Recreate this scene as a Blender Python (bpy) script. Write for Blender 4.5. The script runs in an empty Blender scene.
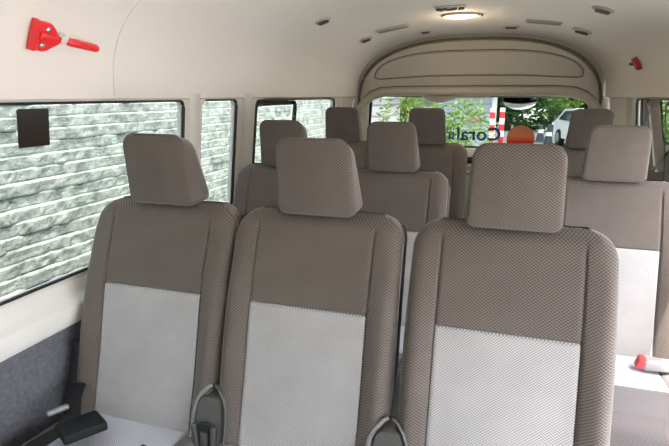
import bpy, bmesh, math, random
from mathutils import Vector, Matrix, noise
random.seed(7)
PI = math.pi
C = bpy.context.scene.collection

# ------------------------------------------------------------------ materials
def new_mat(name):
    m = bpy.data.materials.new(name); m.use_nodes = True
    return m, m.node_tree.nodes, m.node_tree.links, m.node_tree.nodes['Principled BSDF']

def plain(name, col, rough=.6, metal=0., nscale=60., namt=.08, bump=0., spec=.5):
    m, N, L, b = new_mat(name)
    tc = N.new('ShaderNodeTexCoord'); nz = N.new('ShaderNodeTexNoise')
    nz.inputs['Scale'].default_value = nscale; nz.inputs['Detail'].default_value = 3
    L.new(tc.outputs['Object'], nz.inputs['Vector'])
    mx = N.new('ShaderNodeMix'); mx.data_type = 'RGBA'
    mx.inputs[6].default_value = [c*(1-namt) for c in col]+[1]
    mx.inputs[7].default_value = [min(1, c*(1+namt)) for c in col]+[1]
    L.new(nz.outputs['Fac'], mx.inputs[0]); L.new(mx.outputs[2], b.inputs['Base Color'])
    b.inputs['Roughness'].default_value = rough; b.inputs['Metallic'].default_value = metal
    b.inputs['Specular IOR Level'].default_value = spec
    if bump:
        bp = N.new('ShaderNodeBump'); bp.inputs['Strength'].default_value = bump
        bp.inputs['Distance'].default_value = .002
        L.new(nz.outputs['Fac'], bp.inputs['Height']); L.new(bp.outputs[0], b.inputs['Normal'])
    return m

def math_node(N, L, op, a, b=None):
    n = N.new('ShaderNodeMath'); n.operation = op
    for i, v in enumerate((a, b)):
        if v is None: continue
        if isinstance(v, (int, float)): n.inputs[i].default_value = v
        else: L.new(v, n.inputs[i])
    return n.outputs[0]

def weave(name, base, dot, px=.0092, pz=.0068, axis='z', sheen=.3):
    """woven seat cloth: staggered raised dots"""
    m, N, L, b = new_mat(name)
    tc = N.new('ShaderNodeTexCoord'); sp = N.new('ShaderNodeSeparateXYZ')
    L.new(tc.outputs['Object'], sp.inputs[0])
    if axis == 'z':
        gi = N.new('ShaderNodeNewGeometry'); sn = N.new('ShaderNodeSeparateXYZ'); L.new(gi.outputs['Normal'], sn.inputs[0])
        side = math_node(N, L, 'GREATER_THAN', math_node(N, L, 'ABSOLUTE', sn.outputs[0]), .72)
        mu = N.new('ShaderNodeMix'); mu.data_type = 'FLOAT'
        L.new(side, mu.inputs[0]); L.new(sp.outputs[0], mu.inputs[2]); L.new(sp.outputs[1], mu.inputs[3])
        u = mu.outputs[0]; v = sp.outputs[2]
    else:
        u = sp.outputs[0]; v = math_node(N, L, 'ADD', sp.outputs[1], sp.outputs[2])
    cu = math_node(N, L, 'COSINE', math_node(N, L, 'MULTIPLY', u, 2*PI/px))
    cv = math_node(N, L, 'COSINE', math_node(N, L, 'MULTIPLY', v, 2*PI/pz))
    p = math_node(N, L, 'MULTIPLY', cu, cv)
    f = math_node(N, L, 'ADD', math_node(N, L, 'MULTIPLY', p, .5), .5)
    nz = N.new('ShaderNodeTexNoise'); nz.inputs['Scale'].default_value = 9; nz.inputs['Detail'].default_value = 4
    L.new(tc.outputs['Object'], nz.inputs['Vector'])
    f2 = math_node(N, L, 'ADD', math_node(N, L, 'MULTIPLY', f, .85), math_node(N, L, 'MULTIPLY', math_node(N, L, 'SUBTRACT', nz.outputs['Fac'], .5), .25))
    mx = N.new('ShaderNodeMix'); mx.data_type = 'RGBA'
    mx.inputs[6].default_value = list(base)+[1]; mx.inputs[7].default_value = list(dot)+[1]
    L.new(f2, mx.inputs[0]); L.new(mx.outputs[2], b.inputs['Base Color'])
    bp = N.new('ShaderNodeBump'); bp.inputs['Strength'].default_value = .5; bp.inputs['Distance'].default_value = .0012
    L.new(f, bp.inputs['Height']); L.new(bp.outputs[0], b.inputs['Normal'])
    b.inputs['Roughness'].default_value = .85; b.inputs['Specular IOR Level'].default_value = .25
    b.inputs['Sheen Weight'].default_value = sheen; b.inputs['Sheen Roughness'].default_value = .4
    return m

def glass_mat(name, tint):
    m, N, L, b = new_mat(name); N.remove(b)
    out = N['Material Output']
    t = N.new('ShaderNodeBsdfTransparent'); t.inputs[0].default_value = list(tint)+[1]
    g = N.new('ShaderNodeBsdfGlossy'); g.inputs['Roughness'].default_value = .02
    lw = N.new('ShaderNodeFresnel'); lw.inputs[0].default_value = 1.04
    mx = N.new('ShaderNodeMixShader')
    L.new(lw.outputs[0], mx.inputs[0]); L.new(t.outputs[0], mx.inputs[1]); L.new(g.outputs[0], mx.inputs[2])
    L.new(mx.outputs[0], out.inputs['Surface'])
    return m

def emit(name, col, s):
    m, N, L, b = new_mat(name)
    b.inputs['Base Color'].default_value = list(col)+[1]
    b.inputs['Emission Color'].default_value = list(col)+[1]
    b.inputs['Emission Strength'].default_value = s
    return m

def leaf_mat(name, a, bcol):
    m, N, L, b = new_mat(name)
    gi = N.new('ShaderNodeNewGeometry')
    mx = N.new('ShaderNodeMix'); mx.data_type = 'RGBA'
    mx.inputs[6].default_value = list(a)+[1]; mx.inputs[7].default_value = list(bcol)+[1]
    L.new(gi.outputs['Random Per Island'], mx.inputs[0]); L.new(mx.outputs[2], b.inputs['Base Color'])
    b.inputs['Roughness'].default_value = .5
    tr = N.new('ShaderNodeBsdfTranslucent'); L.new(mx.outputs[2], tr.inputs[0])
    ms = N.new('ShaderNodeMixShader'); ms.inputs[0].default_value = .4
    L.new(b.outputs[0], ms.inputs[1]); L.new(tr.outputs[0], ms.inputs[2])
    L.new(ms.outputs[0], N['Material Output'].inputs['Surface'])
    return m

def stone_mat(name):
    m, N, L, b = new_mat(name)
    tc = N.new('ShaderNodeTexCoord'); mp = N.new('ShaderNodeMapping')
    mp.inputs['Scale'].default_value = (5, 5, 6)
    L.new(tc.outputs['Object'], mp.inputs[0])
    n1 = N.new('ShaderNodeTexNoise'); n1.inputs['Scale'].default_value = 2.2; n1.inputs['Detail'].default_value = 8; n1.inputs['Roughness'].default_value = .7
    L.new(mp.outputs[0], n1.inputs['Vector'])
    cr = N.new('ShaderNodeValToRGB')
    e = cr.color_ramp.elements
    e[0].position = .34; e[0].color = (.10, .112, .108, 1)
    e[1].position = .64; e[1].color = (.34, .36, .335, 1)
    L.new(n1.outputs['Fac'], cr.inputs[0]); L.new(cr.outputs[0], b.inputs['Base Color'])
    n2 = N.new('ShaderNodeTexNoise'); n2.inputs['Scale'].default_value = 70; n2.inputs['Detail'].default_value = 5
    L.new(tc.outputs['Object'], n2.inputs['Vector'])
    bp = N.new('ShaderNodeBump'); bp.inputs['Strength'].default_value = .6; bp.inputs['Distance'].default_value = .010
    L.new(n2.outputs['Fac'], bp.inputs['Height']); L.new(bp.outputs[0], b.inputs['Normal'])
    b.inputs['Roughness'].default_value = .8
    return m

def banded(name, a, bcol, period, duty, axis=2, rough=.7, off=0.):
    """horizontal (or other axis) grooves/stripes of colour, e.g. shutter slats, painted stripes"""
    m, N, L, b = new_mat(name)
    tc = N.new('ShaderNodeTexCoord'); sp = N.new('ShaderNodeSeparateXYZ'); L.new(tc.outputs['Object'], sp.inputs[0])
    v = math_node(N, L, 'FRACT', math_node(N, L, 'ADD', math_node(N, L, 'DIVIDE', sp.outputs[axis], period), off))
    g = math_node(N, L, 'GREATER_THAN', v, duty)
    mx = N.new('ShaderNodeMix'); mx.data_type = 'RGBA'
    mx.inputs[6].default_value = list(a)+[1]; mx.inputs[7].default_value = list(bcol)+[1]
    L.new(g, mx.inputs[0]); L.new(mx.outputs[2], b.inputs['Base Color']); b.inputs['Roughness'].default_value = rough
    return m

def sun_disc_mat(name):
    m, N, L, b = new_mat(name)
    tc = N.new('ShaderNodeTexCoord'); sp = N.new('ShaderNodeSeparateXYZ'); L.new(tc.outputs['Object'], sp.inputs[0])
    v = math_node(N, L, 'ADD', math_node(N, L, 'MULTIPLY', sp.outputs[2], 1/.18), .5)
    cr = N.new('ShaderNodeValToRGB'); cr.color_ramp.interpolation = 'CONSTANT'
    cols = [(0, (.22, .10, .32)), (.2, (.36, .08, .24)), (.28, (.62, .07, .06)), (.44, (.66, .20, .09)), (.55, (.68, .30, .15)), (.74, (.60, .32, .20))]
    e = cr.color_ramp.elements
    e[0].position = 0; e[0].color = cols[0][1]+(1,)
    e[1].position = cols[1][0]; e[1].color = cols[1][1]+(1,)
    for p, c in cols[2:]:
        x = e.new(p); x.color = c+(1,)
    L.new(v, cr.inputs[0]); L.new(cr.outputs[0], b.inputs['Base Color'])
    tr = N.new('ShaderNodeBsdfTranslucent'); L.new(cr.outputs[0], tr.inputs[0])
    ms = N.new('ShaderNodeMixShader'); ms.inputs[0].default_value = .6
    L.new(b.outputs[0], ms.inputs[1]); L.new(tr.outputs[0], ms.inputs[2])
    L.new(ms.outputs[0], N['Material Output'].inputs['Surface'])
    return m

M = {}
M['cloth'] = weave('seat_cloth_taupe', (.048, .038, .032), (.205, .171, .152))
M['clothH'] = weave('seat_cloth_taupe_skylit', (.060, .052, .052), (.225, .20, .20), axis='y')  # cushion copy of the taupe, cooler and lighter: skylight painted into the cloth
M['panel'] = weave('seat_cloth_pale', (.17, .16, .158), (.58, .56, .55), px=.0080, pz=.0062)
M['panelH'] = weave('seat_cloth_pale_skylit', (.30, .30, .33), (.66, .66, .72), px=.0075, pz=.0065, axis='y')  # lilac cast of the daylight is put into this cushion cloth
M['seam'] = plain('seam_thread', (.05, .045, .045), .8)
M['rim_lit_piping'] = plain('rim_lit_piping_grey', (.42, .39, .38), .7)  # pale tone paints the rim light along the backrest edges
M['black'] = plain('black_plastic', (.018, .018, .02), .45)
M['dkgrey'] = plain('charcoal_plastic', (.05, .05, .048), .42)
M['hinge'] = plain('hinge_plastic', (.075, .075, .068), .4)
M['silver'] = plain('grey_piping', (.25, .25, .245), .4, .2)
M['liner'] = plain('headliner_beige', (.69, .645, .585), .8, nscale=300, namt=.04, bump=.15)
M['trim'] = plain('trim_beige_plastic', (.64, .605, .56), .5, nscale=90, namt=.03)
M['sill'] = plain('sill_offwhite', (.76, .735, .70), .5, nscale=90, namt=.03)
M['dpillar'] = plain('pillar_grey', (.50, .47, .43), .6, nscale=90, namt=.03)
M['rtrim'] = plain('rear_trim_greige', (.36, .335, .28), .55, nscale=250, namt=.05, bump=.1)
M['groove'] = plain('trim_groove_dark', (.10, .09, .075), .7)
M['carpet'] = plain('wall_carpet_grey', (.14, .14, .16), .95, nscale=75, namt=.5, bump=.6)
M['floor'] = plain('floor_vinyl_grey', (.12, .12, .125), .7, nscale=40, namt=.15)
M['rubber'] = plain('window_rubber', (.012, .012, .012), .5)
M['glassL'] = glass_mat('side_glass', (.66, .69, .67))
M['glassR'] = glass_mat('rear_glass', (.50, .53, .51))
M['red'] = plain('hammer_red', (.75, .025, .03), .35, nscale=40, namt=.05)
M['redD'] = plain('bracket_red', (.42, .035, .03), .45)
M['steel'] = plain('steel', (.6, .6, .6), .3, .9)
M['white'] = plain('white_paint', (.8, .8, .8), .4, namt=.02)
M['belt'] = plain('belt_webbing', (.010, .010, .011), .6, nscale=200, namt=.3, spec=.25)
M['beltG'] = plain('belt_webbing_grey', (.16, .18, .20), .7, nscale=200, namt=.2)
M['buckle'] = plain('buckle_grey', (.30, .29, .29), .5)
M['lens'] = emit('lamp_lens', (1, .72, .42), 9)
M['ventD'] = plain('vent_dark', (.07, .065, .055), .6)
M['ventB'] = plain('vent_bezel', (.42, .39, .35), .55)
M['grille'] = banded('speaker_grille', (.30, .28, .25), (.16, .15, .13), .006, .5, axis=1)
M['stone'] = stone_mat('split_stone')
M['ground'] = banded('paving', (.46, .455, .45), (.38, .38, .38), 3.1, .93, axis=1, rough=.85)
M['road'] = banded('road_grey', (.13, .133, .136), (.09, .093, .096), 3.1, .93, axis=1, rough=.85)
M['navy'] = plain('navy_vinyl', (.010, .045, .24), .4, namt=.02)
M['pale_navy'] = plain('navy_vinyl_thin', (.03, .09, .26), .4, namt=.02)
M['disc'] = sun_disc_mat('sun_disc_vinyl')
M['mirror'] = plain('mirror_glass', (.85, .86, .88), .03, 1., namt=0)
M['leafA'] = leaf_mat('leaf_yellow_green', (.20, .36, .05), (.50, .62, .22))
M['leafB'] = leaf_mat('leaf_mid_green', (.14, .27, .05), (.42, .56, .20))
M['leafC'] = leaf_mat('leaf_dark_green', (.03, .08, .02), (.13, .24, .07))
M['bark'] = plain('bark', (.12, .08, .05), .9, nscale=30, namt=.3)
M['shutter'] = banded('shutter_slats', (.40, .44, .47), (.26, .29, .32), .34, .86)
M['louvre'] = banded('louvre_white', (.80, .74, .75), (.45, .38, .40), .42, .8)
M['wallbg'] = plain('building_cream', (.72, .68, .58), .8, nscale=4, namt=.05)
M['roofbg'] = plain('roof_grey', (.25, .24, .24), .8)
M['stripe'] = banded('red_white_stripe', (.70, .04, .05), (.85, .85, .85), .42, .5, axis=2)
M['cone'] = plain('cone_dark', (.035, .05, .07), .5)
M['carwhite'] = plain('car_white', (.82, .82, .82), .25, namt=.02)
M['carglass'] = plain('car_window', (.02, .025, .03), .1)
M['tyre'] = plain('tyre', (.02, .02, .02), .8)
M['redpaint'] = plain('red_paint', (.6, .05, .06), .5)
M['card'] = plain('dark_card', (.022, .017, .015), .35, nscale=14, namt=.6)

# ------------------------------------------------------------------ helpers
def mesh_obj(name, bm, mat, parent=None, smooth=True):
    bmesh.ops.recalc_face_normals(bm, faces=bm.faces)
    me = bpy.data.meshes.new(name); bm.to_mesh(me); bm.free()
    if smooth:
        for p in me.polygons: p.use_smooth = True
        try: me.set_sharp_from_angle(angle=math.radians(38))
        except Exception: pass
    me.materials.append(mat)
    o = bpy.data.objects.new(name, me); C.objects.link(o)
    if parent: o.parent = parent
    return o

def thing(name, label, cat, loc=(0, 0, 0), rot=(0, 0, 0), group=None):
    o = bpy.data.objects.new(name, None); C.objects.link(o)
    o.empty_display_size = .1
    o.location = loc; o.rotation_euler = rot
    o['label'] = label; o['category'] = cat
    if group: o['group'] = group
    return o

def tag(o, label, cat, group=None):
    o['label'] = label; o['category'] = cat
    if group: o['group'] = group
    return o

def struct(o): o['kind'] = 'structure'; return o

def add_box(bm, c, s, rot=None, bev=0, seg=2):
    r = bmesh.ops.create_cube(bm, size=1)
    vs = r['verts']
    bmesh.ops.scale(bm, vec=s, verts=vs)
    if bev:
        es = list({e for v in vs for e in v.link_edges})
        rr = bmesh.ops.bevel(bm, geom=es, offset=bev, segments=seg, affect='EDGES', profile=.5)
        vs = list({v for f in rr['faces'] for v in f.verts} | {v for v in vs if v.is_valid})
    if rot is not None: bmesh.ops.rotate(bm, cent=(0, 0, 0), matrix=rot, verts=vs)
    bmesh.ops.translate(bm, vec=c, verts=vs)
    return vs

def box_obj(name, c, s, mat, parent=None, rot=None, bev=.004, seg=2):
    bm = bmesh.new(); add_box(bm, c, s, rot, bev, seg)
    return mesh_obj(name, bm, mat, parent)

def hex_box(bm, pts, bev, seg=4):
    """8 points: bottom 4 then top 4, both counter-clockwise"""
    v = [bm.verts.new(p) for p in pts]
    for f in ((0, 1, 2, 3), (4, 5, 6, 7), (0, 1, 5, 4), (1, 2, 6, 5), (2, 3, 7, 6), (3, 0, 4, 7)):
        bm.faces.new([v[i] for i in f])
    bmesh.ops.recalc_face_normals(bm, faces=bm.faces)
    if bev: bmesh.ops.bevel(bm, geom=list(bm.edges), offset=bev, segments=seg, affect='EDGES', profile=.5)

def add_tube(bm, pts, r, n=8, closed=False, flat=None):
    pts = [Vector(p) for p in pts]; rings = []
    m = len(pts)
    for i, p in enumerate(pts):
        if closed: d = pts[(i+1) % m]-pts[i-1]
        else: d = pts[min(i+1, m-1)]-pts[max(i-1, 0)]
        d.normalize()
        a = Vector((0, 0, 1)) if abs(d.z) < .9 else Vector((1, 0, 0))
        if flat: a = Vector(flat)
        s = d.cross(a).normalized(); t = s.cross(d).normalized()
        rr = r(i/(m-1)) if callable(r) else r
        r1, r2 = rr if isinstance(rr, tuple) else (rr, rr)
        rings.append([bm.verts.new(p+s*math.cos(2*PI*k/n)*r1+t*math.sin(2*PI*k/n)*r2) for k in range(n)])
    for i in range(m if closed else m-1):
        A, B = rings[i], rings[(i+1) % m]
        for k in range(n): bm.faces.new((A[k], A[(k+1) % n], B[(k+1) % n], B[k]))
    if not closed:
        bm.faces.new(rings[0][::-1]); bm.faces.new(rings[-1])

def tube_obj(name, pts, r, mat, parent=None, n=8, closed=False, flat=None):
    bm = bmesh.new(); add_tube(bm, pts, r, n, closed, flat)
    return mesh_obj(name, bm, mat, parent)

def rrect(x0, x1, y0, y1, r, n=6):
    out = []
    rs = r if isinstance(r, (list, tuple)) else [r]*4
    for (cx, cy, a0, q) in ((x1-rs[0], y1-rs[0], 0, rs[0]), (x0+rs[1], y1-rs[1], 90, rs[1]), (x0+rs[2], y0+rs[2], 180, rs[2]), (x1-rs[3], y0+rs[3], 270, rs[3])):
        for k in range(n+1):
            a = math.radians(a0+90*k/n); out.append((cx+q*math.cos(a), cy+q*math.sin(a)))
    return out

def sheet_with_holes(outer, holes, fn, thick):
    """planar outline with holes, mapped by fn(a,b)->Vector, given a thickness along its normal"""
    bm = bmesh.new(); edges = []
    for loop in [outer]+holes:
        vs = [bm.verts.new((a, b, 0)) for a, b in loop]
        edges += [bm.edges.new((vs[i], vs[(i+1) % len(vs)])) for i in range(len(vs))]
    bmesh.ops.triangle_fill(bm, use_beauty=True, use_dissolve=False, edges=edges)
    fs = list(bm.faces)
    r = bmesh.ops.extrude_face_region(bm, geom=fs)
    nv = [g for g in r['geom'] if isinstance(g, bmesh.types.BMVert)]
    ns = set(nv)
    for v in bm.verts:
        v.co = fn(v.co.x, v.co.y, thick if v in ns else 0.)
    return bm

def lerp(a, b, t): return a+(b-a)*t
def interp(tab, x):
    if x <= tab[0][0]: return tab[0][1]
    for (x0, y0), (x1, y1) in zip(tab, tab[1:]):
        if x <= x1: return y0+(y1-y0)*(x-x0)/(x1-x0)
    return tab[-1][1]
def smooth_interp(tab, x):
    # Catmull-Rom through table
    n = len(tab)
    if x <= tab[0][0]: return tab[0][1]
    if x >= tab[-1][0]: return tab[-1][1]
    for i in range(n-1):
        if x <= tab[i+1][0]:
            p1, p2 = tab[i], tab[i+1]; p0 = tab[max(i-1, 0)]; p3 = tab[min(i+2, n-1)]
            h = p2[0]-p1[0]; t = (x-p1[0])/h
            m1 = (p2[1]-p0[1])/(p2[0]-p0[0])*h if p2[0] != p0[0] else 0
            m2 = (p3[1]-p1[1])/(p3[0]-p1[0])*h if p3[0] != p1[0] else 0
            return (2*t**3-3*t*t+1)*p1[1]+(t**3-2*t*t+t)*m1+(-2*t**3+3*t*t)*p2[1]+(t**3-t*t)*m2

# ------------------------------------------------------------------ the seat (faces -Y; local y=0 is the front of its shoulder)
SW = .2275            # half width of backrest
ZT = .977            # shoulder height
PX = .157            # half width of pale panel
PZ = .752            # top of pale panel
BACK = [(.30, -.215), (.39, -.185), (.55, -.137), (.77, -.082), (.90, -.035), (.95, -.012), (ZT, .008)]
def back_y(z): return smooth_interp(BACK, z)
def half_w(z):
    R = .058
    w = SW+.004 if z > .55 else SW+.004-.022*((.55-z)/.2)**1.5
    w -= .004*max(0, (z-.7)/.28)
    if z > ZT-R: w -= R-math.sqrt(max(0, R*R-(z-(ZT-R))**2))
    return w
def edge_dist(x, z):
    w = SW; R = .075
    dx = half_w(z)-abs(x); dz = ZT-z
    if z > ZT-R: return max(0, min(dx, dz, dx*.75+.0))
    return max(0, min(dx, dz))
def front_y(x, z):
    r = .030
    y = back_y(z)
    ax = abs(x)
    y -= .026*math.exp(-((ax-.203)/.036)**2)*(1 if z < .62 else max(0, 1-(z-.62)/.34)**1.2)
    if ax < PX and z < PZ: y -= .004*(1-(ax/PX)**4)
    y += .007*math.exp(-((ax-PX-.002)/.0030)**2)*(1 if z < .93 else max(0, 1-(z-.93)/.035))
    if ax < PX+.004: y += .006*math.exp(-((z-PZ)/.0030)**2)
    d = edge_dist(x, z)
    if d < r: y += r-math.sqrt(max(0, r*r-(r-d)**2))
    return y

def backrest_grid():
    us = [-1, -.985, -.96, -.93, -.89, -.84, -.78, -.72]
    xs_core = [PX*t for t in (-1, -.96, -.93, -.85, -.7, -.5, -.3, -.1, .1, .3, .5, .7, .85, .93, .96, 1)]
    cols = [('o', -t) for t in (1, .985, .95, .90, .82, .72, .60, .45, .30, .18, .10, .055, .02)] + [('c', x) for x in xs_core] + [('o', t) for t in (.02, .055, .10, .18, .30, .45, .60, .72, .82, .90, .95, .985, 1)]
    zs = [.34+(.744-.34)*i/22 for i in range(23)]+[.7475, .750, PZ, .754, .7565, .760]+[.768+(.935-.768)*i/14 for i in range(15)]
    zs += [.942, .949, .956, .962, .967, .972, .976, .979, .981, ZT]
    def X(c, z):
        if c[0] == 'c': return c[1] if half_w(z) > .175 else c[1]*half_w(z)/.175
        w = max(half_w(z), .0); p = PX if w > .175 else PX*w/.175
        s = 1 if c[1] > 0 else -1
        return s*(p+(w-p)*abs(c[1]))
    return cols, zs, X

def make_back(parent):
    cols, zs, X = backrest_grid()
    nc, nz = len(cols), len(zs)
    P = [[Vector((X(c, z), front_y(X(c, z), z), z)) for c in cols] for z in zs]
    ci0 = [i for i, c in enumerate(cols) if c[0] == 'c'][0]; ci1 = [i for i, c in enumerate(cols) if c[0] == 'c'][-1]
    jt = zs.index(PZ)
    bm = bmesh.new(); V = [[bm.verts.new(p) for p in row] for row in P]
    for j in range(nz-1):
        for i in range(nc-1):
            if ci0 <= i < ci1 and j < jt: continue
            bm.faces.new((V[j][i], V[j][i+1], V[j+1][i+1], V[j+1][i]))
    # side walls going back, boundary: left up, top across, right down
    loop = [V[j][0] for j in range(nz)]+[V[nz-1][i] for i in range(1, nc)]+[V[j][nc-1] for j in range(nz-2, -1, -1)]
    prev = loop
    for k, d in enumerate((.018, .036, .050)):
        new = [bm.verts.new((v.co.x*(1-.004*k), back_y(v.co.z)+.030+d*.6, v.co.z-(.001*k))) for v in loop]
        for a in range(len(loop)-1): bm.faces.new((prev[a], prev[a+1], new[a+1], new[a]))
        prev = new
    bm.faces.new(prev)
    bm.faces.new([V[0][i] for i in range(ci0+1)]+[V[0][i] for i in range(ci1, nc)]+[prev[-1], prev[0]]) if False else None
    bmesh.ops.remove_doubles(bm, verts=bm.verts, dist=.00005)
    b = mesh_obj('backrest', bm, M['cloth'], parent)
    bm = bmesh.new()
    V = [[bm.verts.new(P[j][i]+Vector((0, -.0008, 0))) for i in range(ci0, ci1+1)] for j in range(jt+1)]
    for j in range(jt):
        for i in range(ci1-ci0): bm.faces.new((V[j][i], V[j][i+1], V[j+1][i+1], V[j+1][i]))
    p = mesh_obj('centre_panel', bm, M['panel'], parent)
    p['label'] = 'pale grey centre panel of the backrest'
    # rear plastic shell
    bm = bmesh.new()
    pts = []
    zz = [.33, .45, .6, .75, .86, .91, .935, .948]
    prof = [(half_w(z+.006), z) for z in zz]
    out = [(-w, z) for w, z in prof]+[(w, z) for w, z in prof[::-1]]
    A = [bm.verts.new((x, back_y(z)+.062, z)) for x, z in out]
    B = [bm.verts.new((x*.975, back_y(z)+.125, z-.004)) for x, z in out]
    bm.faces.new(A); bm.faces.new(B[::-1])
    for i in range(len(out)): bm.faces.new((A[i], A[(i+1) % len(out)], B[(i+1) % len(out)], B[i]))
    mesh_obj('back_shell', bm, M['black'], parent)
    # edge piping, pale to paint in the rim light
    pl = []
    for z in [.36+.035*i for i in range(16)]+[.90, .915, .93, .945, .957, .966]:
        w = half_w(z); pl.append((w-.001, back_y(z)+.032, z))
    for sg in (-1, 1):
        bm = bmesh.new(); add_tube(bm, [(sg*x, y, z) for x, y, z in pl], lambda t: .0022*min(1, (1-t)*6+.15), 6)
        mesh_obj('rim_lit_piping', bm, M['rim_lit_piping'], b)
    return b

def make_headrest(parent):
    # block leaning forward at the top, crisp seam between the front face and the gusset
    bm = bmesh.new()
    zb, zt = .977, 1.176
    def outline(t, inset):
        # t: 0 front edge .. 1 back edge
        wb = lerp(.105, .107, t); wt = lerp(.097, .086, t)
        z0 = zb+.004*t; z1 = lerp(zt, zt-.016, t); zc = (z0+z1)/2; H = (z1-z0)/2
        out = []
        for (x, z) in rrect(-.1, .1, z0, z1, [.034, .034, .021, .021], 7):
            q = (z-z0)/(z1-z0)
            out.append((x/.1*lerp(wb, wt, q)*(1-inset/.1), zc+(z-zc)*(1-inset/H)))
        return out
    def yf(z): q = (z-zb)/(zt-zb); return lerp(-.014, -.040, q)+.006*(2*q-1)**2
    def yb(z): q = (z-zb)/(zt-zb); return lerp(.100, .040, q)
    def ringv(t, inset, dy=0):
        return [bm.verts.new((x, lerp(yf(z), yb(z), t)+dy, z)) for x, z in outline(t, inset)]
    def crown(x, z): return -.009*max(0, 1-(x/.105)**2)*max(0, 1-((z-1.08)/.1)**2)
    rr = []
    for ins in (.085, .07, .055, .04, .028, .018, .010, .004, .001):
        v = ringv(0, ins, 0)
        for q in v: q.co.y += crown(q.co.x, q.co.z)+(.004 if ins < .003 else .0012 if ins < .006 else 0)
        rr.append(v)
    rr.append(ringv(.05, 0)); rr.append(ringv(.075, -.0012)); rr.append(ringv(.3, -.001)); rr.append(ringv(.6, 0)); rr.append(ringv(.82, .001)); rr.append(ringv(.92, .006)); rr.append(ringv(.975, .015)); rr.append(ringv(1, .030)); rr.append(ringv(1, .06))
    n_ = len(rr[0])
    for A, B in zip(rr, rr[1:]):
        for i in range(n_): bm.faces.new((A[i], A[(i+1) % n_], B[(i+1) % n_], B[i]))
    for f_ in (rr[0][::-1], rr[-1]): bmesh.ops.triangulate(bm, faces=[bm.faces.new(f_)])
    h = mesh_obj('headrest', bm, M['cloth'], parent)
    for s in (-1, 1):
        tube_obj('headrest_post', [(s*.052, .045, .955), (s*.052, .042, 1.02)], .006, M['steel'], h, n=10)
    ol = []
    for (x, z) in rrect(-.1, .1, zb, zt, [.034, .034, .021, .021], 7):
        q = (z-zb)/(zt-zb); ol.append((x/.1*lerp(.1052, .0968, q), yf(z)+.006, z))
    tube_obj('seam', ol, .0013, M['cloth'], h, n=5, closed=True)
    return h

CUT = []
def make_seat(label, group):
    t = thing('van_seat', label, 'seat', group=group)
    make_back(t); make_headrest(t)
    # cushion: fabric bolster body + pale centre
    Y0, Y1 = -.665, -.165
    def topz(x, y):
        tt = (y-Y0)/(Y1-Y0)
        z = .425-.035*tt
        ax = abs(x)
        z += .012*math.exp(-((ax-.195)/.03)**2)
        z -= .006*math.exp(-((ax-.152)/.0035)**2)
        d = min(.226-ax, y-Y0); r = .045
        if d < r: z -= r-math.sqrt(max(0, r*r-(r-max(0, d))**2))
        z -= .005*math.exp(-((y-(Y0+.23))/.004)**2)
        return z
    xs = sorted([s*v for s in (-1, 1) for v in (.226, .2255, .223, .219, .212, .203, .19, .178, .167, .158, .154, .152, .150, .146, .135, .1, .05)]+[0])
    ys = [Y0+v for v in (0, .0008, .003, .008, .015, .025, .036, .05, .08, .11, .14, .18, .205, .222, .226, .23, .234, .238, .25, .30, .35, .40, .45, .50)]
    bm = bmesh.new(); V = [[bm.verts.new((x, y, topz(x, y))) for x in xs] for y in ys]
    i0 = xs.index(-.152); i1 = xs.index(.152); jf = ys.index(Y0+.23)
    for j in range(len(ys)-1):
        for i in range(len(xs)-1):
            if i0 <= i < i1 and j >= jf: continue
            bm.faces.new((V[j][i], V[j][i+1], V[j+1][i+1], V[j+1][i]))
    loop = [V[j][0] for j in range(len(ys)-1, -1, -1)]+[V[0][i] for i in range(1, len(xs))]+[V[j][-1] for j in range(1, len(ys))]
    low = [bm.verts.new((v.co.x*.98, v.co.y+.01 if v.co.y < Y0+.1 else v.co.y, .30)) for v in loop]
    for a in range(len(loop)-1): bm.faces.new((loop[a], loop[a+1], low[a+1], low[a]))
    bm.faces.new(low)
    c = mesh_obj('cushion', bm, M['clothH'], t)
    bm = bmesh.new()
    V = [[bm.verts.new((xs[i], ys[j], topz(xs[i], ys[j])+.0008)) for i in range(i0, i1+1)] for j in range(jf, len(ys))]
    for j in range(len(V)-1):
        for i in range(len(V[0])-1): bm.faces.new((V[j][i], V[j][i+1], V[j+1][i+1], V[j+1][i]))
    p = mesh_obj('cushion_panel', bm, M['panelH'], t); p['label'] = 'pale grey centre of the seat cushion, lilac skylight painted in'
    # frame + legs
    bm = bmesh.new()
    add_box(bm, (0, -.41, .275), (.42, .46, .05), bev=.01)
    mesh_obj('seat_frame', bm, M['black'], t)
    for sx in (-1, 1):
        for sy in (-.58, -.24):
            bm = bmesh.new(); add_box(bm, (sx*.17, sy, .13), (.035, .05, .26), bev=.006)
            mesh_obj('leg', bm, M['dkgrey'], t)
    return t

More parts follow.
